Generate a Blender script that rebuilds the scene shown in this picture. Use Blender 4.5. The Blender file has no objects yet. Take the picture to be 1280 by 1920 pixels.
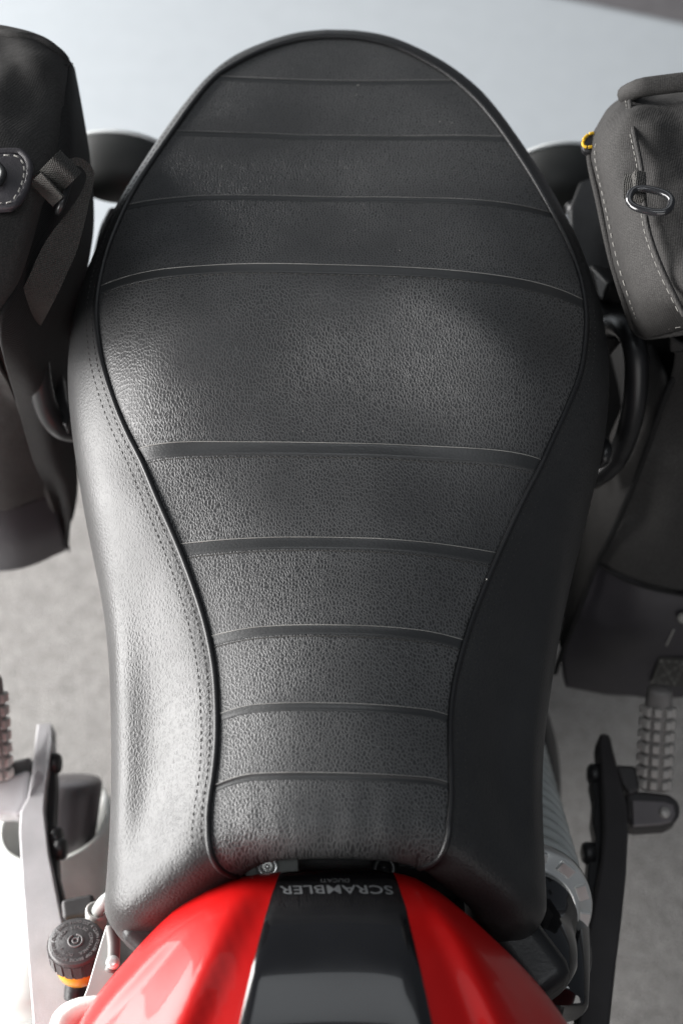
import bpy, bmesh, math, random
from mathutils import Vector, Matrix, noise, Euler
R = math.radians
random.seed(4)
sc = bpy.context.scene
COL = sc.collection

# ------------------------------------------------------------------ camera
CZ = 1.52; PITCH = 60.0; F_PX = 2667.0
CO = Vector((0, 0, CZ))
cam_d = bpy.data.cameras.new('camera'); cam = bpy.data.objects.new('camera', cam_d); COL.objects.link(cam)
cam.location = CO; cam.rotation_euler = (R(90 - PITCH), 0, 0)
cam_d.sensor_fit = 'VERTICAL'; cam_d.sensor_height = 36; cam_d.lens = F_PX / 1920 * 36
cam_d.clip_start = 0.02; cam_d.clip_end = 60
cam_d.dof.use_dof = True; cam_d.dof.focus_distance = 0.84; cam_d.dof.aperture_fstop = 5.0
sc.camera = cam

# ------------------------------------------------------------------ world, lamps, exposure
w = bpy.data.worlds.new('World'); sc.world = w; w.use_nodes = True
bg = w.node_tree.nodes['Background']
bg.inputs[0].default_value = (0.80, 0.88, 1.0, 1); bg.inputs[1].default_value = 0.10

def area(name, loc, rot, sx, sy, rad, col):
    l = bpy.data.lights.new(name, 'AREA'); l.shape = 'RECTANGLE'; l.size = sx; l.size_y = sy
    l.energy = rad * math.pi * sx * sy; l.color = col
    o = bpy.data.objects.new(name, l); COL.objects.link(o); o.location = loc; o.rotation_euler = rot
    return o
area('window_light', (-2.5, 1.15, 0.95), (0, R(-90), 0), 1.8, 5.0, 18.0, (1.0, 0.985, 0.97))
area('overhead_sheen_light', (0.1, -0.25, 2.9), (0, 0, 0), 1.5, 0.9, 2.6, (0.93, 0.97, 1.0))  # unseen overhead panel added for the sheen on seat step and tank
area('rear_reflection_light', (0.1, 2.7, 2.9), (0, 0, 0), 2.4, 1.5, 0.95, (0.93, 0.97, 1.0))  # unseen panel added so the tank stripe picks up a grey reflection
area('front_fill_light', (0.7, -2.7, 1.3), (R(90), 0, 0), 2.4, 1.6, 2.0, (1.0, 0.98, 0.96))  # fill added behind the camera for bag front, ring and pegs
sc.view_settings.view_transform = 'Standard'; sc.view_settings.look = 'None'
sc.view_settings.exposure = 0.0; sc.view_settings.gamma = 1.0

# ------------------------------------------------------------------ picture point -> place
def ray(px, py):
    c, s = math.cos(R(PITCH)), math.sin(R(PITCH))
    return Vector((0, c, -s)) + Vector((1, 0, 0)) * ((px - 640) / F_PX) + Vector((0, s, c)) * ((960 - py) / F_PX)
def U(px, py, z=None, y=None, x=None):
    d = ray(px, py)
    if z is not None: t = (z - CZ) / d.z
    elif y is not None: t = y / d.y
    else: t = x / d.x
    return CO + d * t
def Uf(px, py, zf):
    p = U(px, py, z=0.8)
    for _ in range(12): p = U(px, py, z=zf(p.y))
    return p
def sst(a, b, x):
    t = max(0.0, min(1.0, (x - a) / (b - a))); return t * t * (3 - 2 * t)
def cr(P, n):
    """Catmull-Rom through P (Vectors), n samples per span"""
    out = []
    for i in range(len(P) - 1):
        p0 = P[max(i - 1, 0)]; p1 = P[i]; p2 = P[i + 1]; p3 = P[min(i + 2, len(P) - 1)]
        for k in range(n):
            t = k / n
            out.append(0.5 * ((2 * p1) + (p2 - p0) * t + (2 * p0 - 5 * p1 + 4 * p2 - p3) * t * t + (3 * p1 - p0 - 3 * p2 + p3) * t ** 3))
    out.append(P[-1].copy()); return out
def interp(tab, x):
    if x <= tab[0][0]: return tab[0][1]
    for (a, va), (b, vb) in zip(tab, tab[1:]):
        if x <= b: return va + (vb - va) * (x - a) / (b - a)
    return tab[-1][1]
def nz(p, s, seed=0.0): return noise.noise(Vector((p.x * s + seed, p.y * s - seed, p.z * s + 2 * seed)))

# ------------------------------------------------------------------ objects
def link_mesh(name, me, mat, parent=None, label=None, kind=None, smooth=True):
    if mat: me.materials.append(mat)
    if smooth: me.polygons.foreach_set('use_smooth', [True] * len(me.polygons))
    o = bpy.data.objects.new(name, me); COL.objects.link(o)
    if parent is not None: adopt(o, parent)
    if label: o['label'] = label
    if kind: o['kind'] = kind
    return o
def world_of(o):
    M = Matrix.LocRotScale(o.location, o.rotation_euler, o.scale)
    return (world_of(o.parent) @ o.matrix_parent_inverse @ M) if o.parent else M
def adopt(o, parent):
    o.parent = parent; o.matrix_parent_inverse = world_of(parent).inverted()
def thing(name, label, cat, loc):
    o = bpy.data.objects.new(name, None); COL.objects.link(o); o.location = loc; o.empty_display_size = .05
    o['label'] = label; o['category'] = cat; return o
def pyd(name, V, Fc, mat, parent=None, **k):
    me = bpy.data.meshes.new(name); me.from_pydata([tuple(v) for v in V], [], Fc); me.update()
    return link_mesh(name, me, mat, parent, **k)
def grid(name, rows, mat, parent=None, wrap=False, flip=False, caps=False, solid=0, **k):
    V = [v for r in rows for v in r]; m = len(rows[0]); Fc = []
    for i in range(len(rows) - 1):
        for j in range(m if wrap else m - 1):
            a = i * m + j; b = i * m + (j + 1) % m; c = (i + 1) * m + (j + 1) % m; d = (i + 1) * m + j
            Fc.append((a, d, c, b) if flip else (a, b, c, d))
    if caps:
        Fc.append(tuple(range(m))[::(1 if flip else -1)]); n0 = (len(rows) - 1) * m
        Fc.append(tuple(range(n0, n0 + m))[::(-1 if flip else 1)])
    o = pyd(name, V, Fc, mat, parent, **k)
    if solid:
        md = o.modifiers.new('thick', 'SOLIDIFY'); md.thickness = solid; md.offset = -1
    return o
def from_bm(name, bm, mat, parent=None, **k):
    me = bpy.data.meshes.new(name); bmesh.ops.recalc_face_normals(bm, faces=bm.faces); bm.to_mesh(me); bm.free()
    return link_mesh(name, me, mat, parent, **k)
def bevel_mod(o, wd, seg=2, ang=35):
    md = o.modifiers.new('bevel', 'BEVEL'); md.width = wd; md.segments = seg; md.limit_method = 'ANGLE'; md.angle_limit = R(ang); return o
def wn(o):
    md = o.modifiers.new('wn', 'WEIGHTED_NORMAL'); md.keep_sharp = False; return o
def tube_rows(P, rad, n=12, closed=False):
    rows = []; up = Vector((0.13, 0.21, 1)).normalized(); N = len(P)
    for i, p in enumerate(P):
        a = P[(i - 1) % N] if (closed or i > 0) else p; b = P[(i + 1) % N] if (closed or i < N - 1) else p
        t = (b - a).normalized(); s = t.cross(up)
        if s.length < 1e-4: s = t.cross(Vector((1, 0, 0)))
        s.normalize(); v = s.cross(t); r = rad(i / (N - 1)) if callable(rad) else rad
        rows.append([p + s * (r * math.cos(2 * math.pi * j / n)) + v * (r * math.sin(2 * math.pi * j / n)) for j in range(n)])
    if closed: rows.append([q.copy() for q in rows[0]])
    return rows
def tube(name, P, rad, mat, parent=None, n=12, closed=False, **k):
    return grid(name, tube_rows(P, rad, n, closed), mat, parent, wrap=True, caps=not closed, **k)
def frame_from(axis, hint=Vector((0, 0, 1))):
    a = axis.normalized(); s = hint.cross(a)
    if s.length < 1e-4: s = Vector((1, 0, 0)).cross(a)
    s.normalize(); v = a.cross(s); return s, v, a
def lathe(name, org, axis, prof, mat, parent=None, n=48, hint=Vector((0, 0, 1)), caps=True, sx=1.0, **k):
    """prof: list of (distance along axis, radius)"""
    s, v, a = frame_from(axis, hint)
    rows = [[org + a * h + s * (r * sx * math.cos(2 * math.pi * j / n)) + v * (r * math.sin(2 * math.pi * j / n)) for j in range(n)] for h, r in prof]
    return grid(name, rows, mat, parent, wrap=True, caps=caps, **k)
def box_bm(bm, M, sx, sy, sz, taper=1.0):
    vs = []
    for zz in (-1, 1):
        f = taper if zz > 0 else 1
        for xx, yy in ((-1, -1), (1, -1), (1, 1), (-1, 1)):
            vs.append(bm.verts.new(M @ Vector((xx * sx / 2 * f, yy * sy / 2 * f, zz * sz / 2))))
    for f in ((3, 2, 1, 0), (4, 5, 6, 7), (0, 1, 5, 4), (1, 2, 6, 5), (2, 3, 7, 6), (3, 0, 4, 7)):
        bm.faces.new([vs[i] for i in f])
def box(name, c, size, mat, parent=None, rot=(0, 0, 0), bev=0.002, taper=1.0, **k):
    bm = bmesh.new(); box_bm(bm, Matrix.Translation(c) @ Euler(rot).to_matrix().to_4x4(), *size, taper=taper)
    o = from_bm(name, bm, mat, parent, **k)
    if bev: bevel_mod(o, bev).modifiers[0].harden_normals = True
    return o
def plate(name, poly, th, mat, parent=None, bev=0.002, down=Vector((0, 0, -1)), seg=2, **k):
    """poly: list of Vectors for the upper face, thickened along `down`"""
    n = len(poly); V = list(poly) + [p + down * th for p in poly]
    Fc = [tuple(range(n)), tuple(range(2 * n - 1, n - 1, -1))] + [(i, i + n, (i + 1) % n + n, (i + 1) % n) for i in range(n)]
    me = bpy.data.meshes.new(name); me.from_pydata([tuple(v) for v in V], [], Fc)
    bm = bmesh.new(); bm.from_mesh(me); bpy.data.meshes.remove(me)
    o = from_bm(name, bm, mat, parent, **k)
    if bev: bevel_mod(o, bev, seg, 25).modifiers[0].harden_normals = True
    return o
def text_mesh(s, size, spacing=1.0, depth=0.0, bold=0.0):
    cu = bpy.data.curves.new('txt', 'FONT'); cu.body = s; cu.size = size; cu.align_x = 'CENTER'; cu.align_y = 'CENTER'
    cu.space_character = spacing; cu.extrude = depth; cu.offset = bold; cu.resolution_u = 3
    o = bpy.data.objects.new('txt', cu); COL.objects.link(o)
    dg = bpy.context.evaluated_depsgraph_get(); me = bpy.data.meshes.new_from_object(o.evaluated_get(dg))
    bpy.data.objects.remove(o); bpy.data.curves.remove(cu); return me

# ------------------------------------------------------------------ materials
class NT:
    def __init__(s, name):
        s.m = bpy.data.materials.new(name); s.m.use_nodes = True; s.t = s.m.node_tree; s.b = s.t.nodes['Principled BSDF']
        s.tc = s.t.nodes.new('ShaderNodeTexCoord')
    def n(s, typ, **k):
        nd = s.t.nodes.new('ShaderNode' + typ)
        for a, v in k.items():
            if isinstance(a, str) and a.startswith('i_'): nd.inputs[a[2:].replace('_', ' ')].default_value = v
            else: setattr(nd, a, v)
        return nd
    def l(s, a, b): s.t.links.new(a, b)
    def mapping(s, sc_=(1, 1, 1), rot=(0, 0, 0)):
        m = s.n('Mapping'); s.l(s.tc.outputs['Object'], m.inputs[0]); m.inputs['Scale'].default_value = sc_; m.inputs['Rotation'].default_value = rot
        return m.outputs[0]
    def ramp(s, src, stops):
        r = s.n('ValToRGB'); s.l(src, r.inputs[0]); e = r.color_ramp.elements
        while len(e) < len(stops): e.new(0.5)
        for el, (p, c) in zip(e, stops): el.position = p; el.color = (*c, 1) if len(c) == 3 else c
        return r.outputs[0]
    def noise(s, scale, detail=3, vec=None, rough=0.5):
        nd = s.n('TexNoise'); nd.inputs['Scale'].default_value = scale; nd.inputs['Detail'].default_value = detail; nd.inputs['Roughness'].default_value = rough
        s.l(vec if vec else s.tc.outputs['Object'], nd.inputs['Vector']); return nd.outputs[0]
    def bump(s, h, strength, dist, prev=None):
        b = s.n('Bump'); b.inputs['Strength'].default_value = strength; b.inputs['Distance'].default_value = dist
        s.l(h, b.inputs['Height'])
        if prev: s.l(prev, b.inputs['Normal'])
        return b.outputs[0]
    def setp(s, **k):
        for a, v in k.items():
            i = s.b.inputs[a.replace('_', ' ')]
            i.default_value = v if not isinstance(v, tuple) or len(v) == 4 else (*v, 1)
def simple(name, col, rough=0.5, metal=0.0, spec=0.5, coat=0.0, grain=0.0, gscale=900, wear=0.0, mott=0.12):
    t = NT(name); c = col; t.setp(Roughness=rough, Metallic=metal); t.b.inputs['Specular IOR Level'].default_value = spec
    t.b.inputs['Coat Weight'].default_value = coat; t.b.inputs['Coat Roughness'].default_value = 0.04
    nn = t.noise(35, 4); out = t.ramp(nn, [(0.3, tuple(v * (1 - mott) for v in c)), (0.7, tuple(min(1, v * (1 + mott)) for v in c))]); t.l(out, t.b.inputs['Base Color'])
    rr = t.n('MapRange'); t.l(t.noise(18, 5), rr.inputs[0]); rr.inputs[1].default_value = .3; rr.inputs[2].default_value = .7
    rr.inputs[3].default_value = max(0.02, rough - .06); rr.inputs[4].default_value = rough + .08; t.l(rr.outputs[0], t.b.inputs['Roughness'])
    if grain: t.l(t.bump(t.noise(gscale, 2), grain, 0.0006), t.b.inputs['Normal'])
    return t.m
def leather(name, dark=0.028, lite=0.10, bumps=0.6, cell=500, rough=0.46, dist=0.0005, spec=0.5, dims='2D'):
    t = NT(name); mp = t.mapping((1.15, 0.85, 1.0))
    # slight warping so that the pebbles are uneven
    wv = t.n('TexNoise'); wv.inputs['Scale'].default_value = 150; wv.inputs['Detail'].default_value = 2; t.l(mp, wv.inputs['Vector'])
    mx = t.n('MixRGB', blend_type='ADD'); mx.inputs[0].default_value = 0.0035; t.l(mp, mx.inputs[1]); t.l(wv.outputs['Color'], mx.inputs[2])
    vo = t.n('TexVoronoi', feature='DISTANCE_TO_EDGE', voronoi_dimensions=dims); vo.inputs['Scale'].default_value = cell; t.l(mx.outputs[0], vo.inputs['Vector'])
    e1 = t.n('MapRange', interpolation_type='SMOOTHSTEP'); t.l(vo.outputs[0], e1.inputs[0]); e1.inputs[1].default_value = 0.0; e1.inputs[2].default_value = 0.36
    # depth of grain varies over the hide
    var = t.n('MapRange'); t.l(t.noise(11, 3), var.inputs[0]); var.inputs[1].default_value = .35; var.inputs[2].default_value = .65; var.inputs[3].default_value = .35; var.inputs[4].default_value = 1.0
    inv = t.n('Math', operation='SUBTRACT'); inv.inputs[0].default_value = 1.0; t.l(e1.outputs[0], inv.inputs[1])
    fw = t.n('Math', operation='MULTIPLY'); t.l(inv.outputs[0], fw.inputs[0]); t.l(var.outputs[0], fw.inputs[1])
    col = t.ramp(fw.outputs[0], [(0.0, (dark, dark, dark * 1.04)), (1.0, (lite, lite, lite))])
    dust = t.ramp(t.noise(9, 6, rough=.65), [(0.45, (0, 0, 0)), (0.8, (0.012, 0.012, 0.012))])
    ad = t.n('MixRGB', blend_type='ADD'); ad.inputs[0].default_value = 1; t.l(col, ad.inputs[1]); t.l(dust, ad.inputs[2]); t.l(ad.outputs[0], t.b.inputs['Base Color'])
    ro = t.n('MapRange'); t.l(t.noise(24, 4), ro.inputs[0]); ro.inputs[1].default_value = .3; ro.inputs[2].default_value = .7
    ro.inputs[3].default_value = rough - .04; ro.inputs[4].default_value = rough + .05; t.l(ro.outputs[0], t.b.inputs['Roughness'])
    t.b.inputs['Specular IOR Level'].default_value = spec
    b1 = t.bump(t.noise(1300, 2), 0.15, 0.0003); b2 = t.bump(fw.outputs[0], bumps, dist, b1); t.l(b2, t.b.inputs['Normal'])
    return t.m
def fabric(name, col, weave=900, strength=0.5, rough=0.85, spec=0.25):
    t = NT(name)
    wx = t.n('TexWave', wave_type='BANDS', bands_direction='X'); wx.inputs['Scale'].default_value = weave / 6.28 * 1.0; wx.inputs['Distortion'].default_value = .4; wx.inputs['Detail Scale'].default_value = 2
    wy = t.n('TexWave', wave_type='BANDS', bands_direction='Z'); wy.inputs['Scale'].default_value = weave / 6.28 * 1.0; wy.inputs['Distortion'].default_value = .4
    mp = t.mapping((1, 1, 1), (R(30), R(12), R(20))); t.l(mp, wx.inputs['Vector']); t.l(mp, wy.inputs['Vector'])
    ml = t.n('Math', operation='ADD'); t.l(wx.outputs[1], ml.inputs[0]); t.l(wy.outputs[1], ml.inputs[1])
    big = t.ramp(t.noise(14, 5, rough=.6), [(0.3, tuple(c * .8 for c in col)), (0.7, tuple(c * 1.2 for c in col))])
    gr = t.n('Math', operation='MULTIPLY_ADD'); t.l(t.noise(1300, 2), gr.inputs[0]); gr.inputs[1].default_value = 2.2; gr.inputs[2].default_value = -.9
    a2 = t.n('Math', operation='MULTIPLY_ADD'); t.l(ml.outputs[0], a2.inputs[0]); a2.inputs[1].default_value = .14; t.l(gr.outputs[0], a2.inputs[2])
    fine = t.ramp(a2.outputs[0], [(0.0, (0.6, 0.6, 0.6)), (1.0, (1.4, 1.4, 1.4))])
    mm = t.n('MixRGB', blend_type='MULTIPLY'); mm.inputs[0].default_value = 1; t.l(big, mm.inputs[1]); t.l(fine, mm.inputs[2]); t.l(mm.outputs[0], t.b.inputs['Base Color'])
    t.setp(Roughness=rough); t.b.inputs['Specular IOR Level'].default_value = spec
    t.b.inputs['Sheen Weight'].default_value = 0.0
    t.l(t.bump(ml.outputs[0], strength, 0.0005, t.bump(t.noise(60, 4), 0.3, 0.003)), t.b.inputs['Normal']); return t.m

M = {}
M['leather'] = leather('seat_leather_coarse')
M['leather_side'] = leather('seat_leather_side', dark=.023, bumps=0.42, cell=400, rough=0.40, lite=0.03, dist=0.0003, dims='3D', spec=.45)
M['band'] = simple('smooth_leather_band', (0.033, 0.034, 0.035), rough=0.40, grain=0.25, gscale=700)
M['edge'] = simple('welt_rim_highlight', (0.25, 0.243, 0.23), rough=0.5, mott=.35)  # rim highlight of each rib put into a lighter colour
M['pipe'] = simple('black_piping', (0.012, 0.012, 0.013), rough=0.38)
M['thread_dark'] = simple('dark_thread', (0.02, 0.019, 0.019), rough=0.8)
M['thread'] = simple('grey_thread', (0.05, 0.048, 0.045), rough=0.8)
M['thread_light'] = simple('pale_thread', (0.30, 0.29, 0.27), rough=0.8)
M['red'] = simple('red_paint', (0.48, 0.004, 0.004), rough=0.36, coat=0.22, spec=.25, mott=.03)
M['black_gloss'] = simple('black_paint', (0.007, 0.007, 0.008), rough=0.14, coat=1.0)
M['letters'] = simple('silver_letters', (0.15, 0.155, 0.16), rough=0.45)
M['black'] = simple('black_plastic', (0.014, 0.014, 0.015), rough=0.45, grain=.3, gscale=500)
M['frame_black'] = simple('black_frame_paint', (0.012, 0.012, 0.013), rough=0.35)
M['silver'] = simple('cast_silver_paint', (0.42, 0.41, 0.42), rough=0.45, metal=0.1, grain=.5, gscale=1600)
M['dark_cast'] = simple('dark_cast_paint', (0.035, 0.032, 0.033), rough=0.5, grain=.5, gscale=1600)
M['steel'] = simple('satin_steel', (0.40, 0.415, 0.40), rough=0.36, metal=0.15)
M['alu'] = simple('bare_aluminium', (0.44, 0.42, 0.40), rough=0.42, metal=0.35, grain=.3, gscale=800)
M['alu_dark'] = simple('dull_aluminium', (0.17, 0.16, 0.155), rough=0.5, metal=0.2)
M['chrome'] = simple('chrome_plate', (0.80, 0.80, 0.78), rough=0.22, metal=0.55, mott=.03)
M['spring'] = simple('grey_spring_paint', (0.42, 0.44, 0.43), rough=0.3, coat=.5)
M['amber'] = simple('amber_fluid_pot', (0.75, 0.36, 0.03), rough=0.25, coat=.5)
M['cap'] = simple('moulded_cap', (0.072, 0.070, 0.071), rough=0.42, grain=.4, gscale=900)
M['cap_mark'] = simple('raised_mark', (0.19, 0.187, 0.187), rough=0.4)
M['fabric'] = fabric('bag_canvas', (0.050, 0.048, 0.0465), weave=1500, strength=.2)
M['fabric_dark'] = fabric('bag_canvas_shaded', (0.020, 0.0195, 0.0195), weave=1700)  # same canvas, with the shade of the bike-facing sides put into its colour
M['vinyl'] = simple('bag_vinyl', (0.032, 0.029, 0.034), rough=0.5, grain=.4, gscale=900)
M['webbing'] = fabric('webbing', (0.080, 0.077, 0.072), weave=1700, strength=.9)
M['pod'] = simple('signal_housing', (0.020, 0.021, 0.020), rough=0.58)
M['lens'] = simple('signal_lens', (0.72, 0.74, 0.74), rough=0.15, coat=.5)
M['yellow'] = simple('yellow_print', (0.80, 0.48, 0.02), rough=0.5)
M['floor_glare_white'] = simple('floor_glare_white', (0.93, 0.93, 0.92), rough=0.3, mott=.02)
M['rubber'] = simple('tyre_rubber', (0.018, 0.018, 0.018), rough=0.75)
def carpet_mat():
    t = NT('grey_carpet')
    a = t.ramp(t.noise(52, 7, rough=.72), [(0.30, (0.22, 0.212, 0.205)), (0.72, (0.36, 0.348, 0.336))])
    b = t.ramp(t.noise(420, 2), [(0.3, (0.65, 0.65, 0.65)), (0.7, (1.3, 1.3, 1.3))])
    m = t.n('MixRGB', blend_type='MULTIPLY'); m.inputs[0].default_value = 1; t.l(a, m.inputs[1]); t.l(b, m.inputs[2]); t.l(m.outputs[0], t.b.inputs['Base Color'])
    t.setp(Roughness=0.95); t.b.inputs['Specular IOR Level'].default_value = 0.1
    t.l(t.bump(t.noise(330, 3), 0.8, 0.004), t.b.inputs['Normal']); return t.m
M['carpet'] = carpet_mat()
M['pale'] = simple('pale_floor_paint', (0.385, 0.414, 0.438), rough=0.5, mott=.02)
M['dark_mat'] = simple('dark_mat', (0.11, 0.105, 0.11), rough=0.9, grain=.5, gscale=300)

# ------------------------------------------------------------------ the setting
def sheet(name, pts, z, mat, label=None):
    bm = bmesh.new(); bm.faces.new([bm.verts.new((x, y, z)) for x, y in pts])
    o = from_bm(name, bm, mat, smooth=False, kind='structure'); return o
sheet('carpet', [(-6, -5), (6, -5), (6, 7), (-6, 7)], 0.0, M['carpet'])
sheet('pale_floor', [(-6, 1.12), (6, 1.22), (6, 6.9), (-6, 6.9)], 0.004, M['pale'])
a = U(1085, 0, z=.01); b = U(1290, 43, z=.01); dr = (b - a) / (b - a).length
sheet('dark_floor_strip', [(a.x - .25 * dr.x, a.y - .25 * dr.y), (b.x + 3 * dr.x, b.y + 3 * dr.y), (b.x + 3 * dr.x, b.y + 1.8), (a.x - .25 * dr.x, a.y + 1.8)], 0.008, M['dark_mat'])

# ================================================================== MOTORCYCLE
bike = thing('motorcycle', 'red motorcycle with a long black ribbed leather seat, seen from above its fuel tank', 'motorcycle', (0, 0.45, 0))

# ---- seat ---------------------------------------------------------
def zs(y): return 0.783 + 0.030 * sst(0.34, 0.58, y) + 0.004 * sst(.6, .9, y)
def drop(y): return interp([(.18, .072), (.30, .070), (.42, .062), (.5, .048), (.6, .034), (.8, .020), (1, .016)], y)
PL = [(610, 70), (560, 76), (500, 93), (440, 122), (400, 150), (362, 195), (325, 247), (285, 305), (252, 358), (225, 412), (202, 470), (188, 525), (181, 580), (183, 625), (193, 685), (215, 755), (240, 815), (267, 868), (297, 940), (332, 1020), (362, 1095), (385, 1165), (400, 1235), (406, 1300), (407, 1370), (402, 1430), (393, 1490), (392, 1540), (403, 1585), (428, 1630)]
PR = [(610, 70), (665, 72), (725, 84), (780, 106), (835, 138), (885, 180), (925, 226), (962, 278), (1000, 338), (1035, 400), (1065, 460), (1087, 522), (1097, 580), (1097, 630), (1087, 700), (1062, 765), (1035, 825), (1010, 880), (975, 948), (940, 1025), (908, 1098), (880, 1170), (858, 1245), (846, 1310), (843, 1380), (845, 1450), (843, 1520), (832, 1575), (803, 1625)]
SLp = [(610, 66), (555, 72), (495, 89), (434, 118), (385, 160), (345, 208), (305, 264), (262, 330), (225, 392), (195, 450), (166, 520), (145, 585), (132, 650), (128, 720), (134, 800), (146, 885), (161, 975), (176, 1050), (192, 1130), (204, 1215), (210, 1300), (213, 1390), (212, 1480), (207, 1570), (200, 1650), (194, 1715)]
SRp = [(610, 66), (668, 68), (730, 79), (786, 101), (842, 133), (896, 176), (936, 222), (972, 274), (1012, 336), (1050, 402), (1082, 468), (1108, 540), (1126, 605), (1137, 670), (1140, 740), (1134, 815), (1122, 880), (1106, 945), (1088, 1020), (1068, 1100), (1048, 1185), (1030, 1275), (1017, 1350), (1012, 1430), (1014, 1520), (1018, 1610), (1022, 1710)]
YF = 0.236
def shift(x): return 0.026 * sst(0.045, 0.125, abs(x))          # the wings reach further forward than the nose
def dense(px, zf):
    P = []
    for a_, b_ in px:
        p = Uf(a_, b_, zf); P.append(p)
    return cr(P, 14)
def xat(D, y):
    best = None
    for a_, b_ in zip(D, D[1:]):
        lo, hi = (a_, b_) if a_.y < b_.y else (b_, a_)
        if lo.y <= y <= hi.y:
            t = (y - lo.y) / max(hi.y - lo.y, 1e-9); return lo.x + (hi.x - lo.x) * t
    return D[0].x if y > D[0].y else D[-1].x
DL, DR = dense(PL, zs), dense(PR, zs)
EL, ER = dense(SLp, lambda y: zs(y) - drop(y)), dense(SRp, lambda y: zs(y) - drop(y))
YR = min(DL[0].y, DR[0].y) - 1e-5; YRs = min(EL[0].y, ER[0].y) - 1e-5
def ystep_top(x):                                                   # the curved shoulder between rider's and passenger's places
    return 0.552 - 1.5 * max(0, abs(x + .004) - .015) ** 1.5
def ramp_up(t):
    t = max(0.0, min(1.0, t)); v = 0.0; n = 24
    for i in range(n):
        q = (i + .5) / n
        if q > t: break
        v += (q / .55 if q < .55 else 1.0 if q < .90 else (1 - q) / .10) / n
    else: pass
    k = int(t * n); fr = t * n - k
    return min(1.0, v / .675)
RU = [ramp_up(i / 24) for i in range(25)]
def rup(t):
    t = max(0.0, min(1.0, t)) * 24; i = min(23, int(t)); return (RU[i] + (RU[i + 1] - RU[i]) * (t - i)) / RU[24]
def top_h(x, u, y):
    p = 2.2 + 1.8 * sst(.45, .62, y)
    crown = interp([(.2, .015), (.28, .018), (.36, .022), (.45, .018), (.6, .006), (.8, .004)], y) * (1 - abs(u) ** p)
    rear = 1 - max(0, (y - .52) / (YR - .52)) ** 2.2 if y > .52 else 1
    y1 = ystep_top(x)
    st = 0.029 * (rup((y - y1 + .105) / .105) - .16 * sst(y1 - .004, y1 + .05, y) - .84 * sst(.56, .71, y)) * (1 - abs(u) ** 4) if y < .71 else 0
    return crown * rear + st - 0.003 * math.exp(-((y - .40) / .05) ** 2) * (1 - u * u)
def seat_section(f):
    """f 0 front .. 1 rear -> list of points left bottom..right bottom, and index marks"""
    y = YF + (YR - YF) * f; ys = YF + (YRs - YF) * f
    xl, xr = xat(DL, y), xat(DR, y); ol, orr = xat(EL, ys), xat(ER, ys)
    pts = []
    def side(xs_, xo, sgn):
        if (xo - xs_) * sgn < .0006: xo = xs_ + sgn * .0006
        d = drop(ys); a = Vector((xs_, y, zs(y))); o = Vector((xo, ys, zs(ys) - d))
        wdt = abs(xo - xs_)
        b1 = a + Vector((sgn * wdt * .55, (ys - y) * .5, -d * .22)); b2 = o + Vector((-sgn * wdt * .06, 0, d * .50))
        L = []
        for k in range(1, 25):
            t = k / 24; L.append(a * (1 - t) ** 3 + b1 * 3 * t * (1 - t) ** 2 + b2 * 3 * t * t * (1 - t) + o * t ** 3)
        front = 1 - sst(.0, .25, f)
        bz = zs(ys) - d - (.045 + .0 * front)
        for k in range(1, 7):
            t = k / 6
            L.append(Vector((xo - sgn * (.002 + .012 * (1 - front)) * t * t * (1 if wdt > .001 else 1), ys - .012 * t * t * sst(.85, 1, f), o.z + (bz - o.z) * t)))
        # hollow pressed into the flank close to the seam at the waist
        for k, q in enumerate(L):
            t = (k + 1) / 24
            if t < 1: q.z -= .010 * math.sin(math.pi * min(1, t * 1.3)) ** 2 * (sst(.215, .28, y) * (1 - sst(.30, .44, y)))
        return L
    Lf = side(xl, ol, -1); Rt = side(xr, orr, 1)
    N = 64; top = []
    for j in range(N + 1):
        u = -1 + 2 * j / N; u = math.copysign(1 - (1 - abs(u)) ** 1.15, u)
        x = (xl + xr) / 2 + u * (xr - xl) / 2
        top.append(Vector((x, y, zs(y) + top_h(x, u, y))))
    return Lf[::-1] + top + Rt, 30, 30 + N
def seat_row(f):
    P, i0, i1 = seat_section(f)
    k = 1 - sst(0, .30, f)
    for q in P: q.y -= shift(q.x) * k
    return P, i0, i1
fs = [i / 60 * .75 for i in range(60)] + [.75 + .25 * math.sin(i / 44 * math.pi / 2) for i in range(45)]
rows = []
P0, I0, I1 = seat_row(0.0)
# outward normals of the front section, in the xz plane
nr = []
for i in range(len(P0)):
    a_, b_ = P0[max(i - 1, 0)], P0[min(i + 1, len(P0) - 1)]
    t = Vector((b_.x - a_.x, 0, b_.z - a_.z)).normalized(); nr.append(Vector((-t.z, 0, t.x)))
RR = .017
front_rows = []
for k in range(0, 9):
    an = math.pi / 2 * k / 8
    front_rows.append([p - n_ * (RR * (1 - math.cos(an))) + Vector((0, -RR * math.sin(an), 0)) for p, n_ in zip(P0, nr)])
for d_, yy in ((.024, .0), (.032, .001), (.038, .005), (.041, .012), (.041, .03)):
    front_rows.append([p - n_ * d_ + Vector((0, -RR + yy, 0)) for p, n_ in zip(P0, nr)])
rows = front_rows[::-1]
body = [seat_row(f)[0] for f in fs[1:]]
rows = rows + body
xt_ = (rows[-1][I0].x + rows[-1][I1].x) / 2
rows.append([Vector((xt_, q.y + .0002, q.z)) for q in rows[-1]])
NR0 = len(front_rows)
def wrinkle(rows_):
    for r_ in rows_:
        for q in r_:
            k = math.exp(-((q.y - .215) / .030) ** 2)
            q.z += .0007 * k * nz(Vector((q.x * 1.0, q.y * .22, q.z)), 95, 3) + .0005 * nz(q, 22, 1)
wrinkle(rows)
seat = grid('seat', [r_[I0:I1 + 1] for r_ in rows], M['leather'], bike, label='black grained leather seat with smooth cross ribs')
side_l = grid('side_panel', [r_[:I0 + 1] for r_ in rows], M['leather_side'], seat, label='side panel catching the window light')
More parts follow.
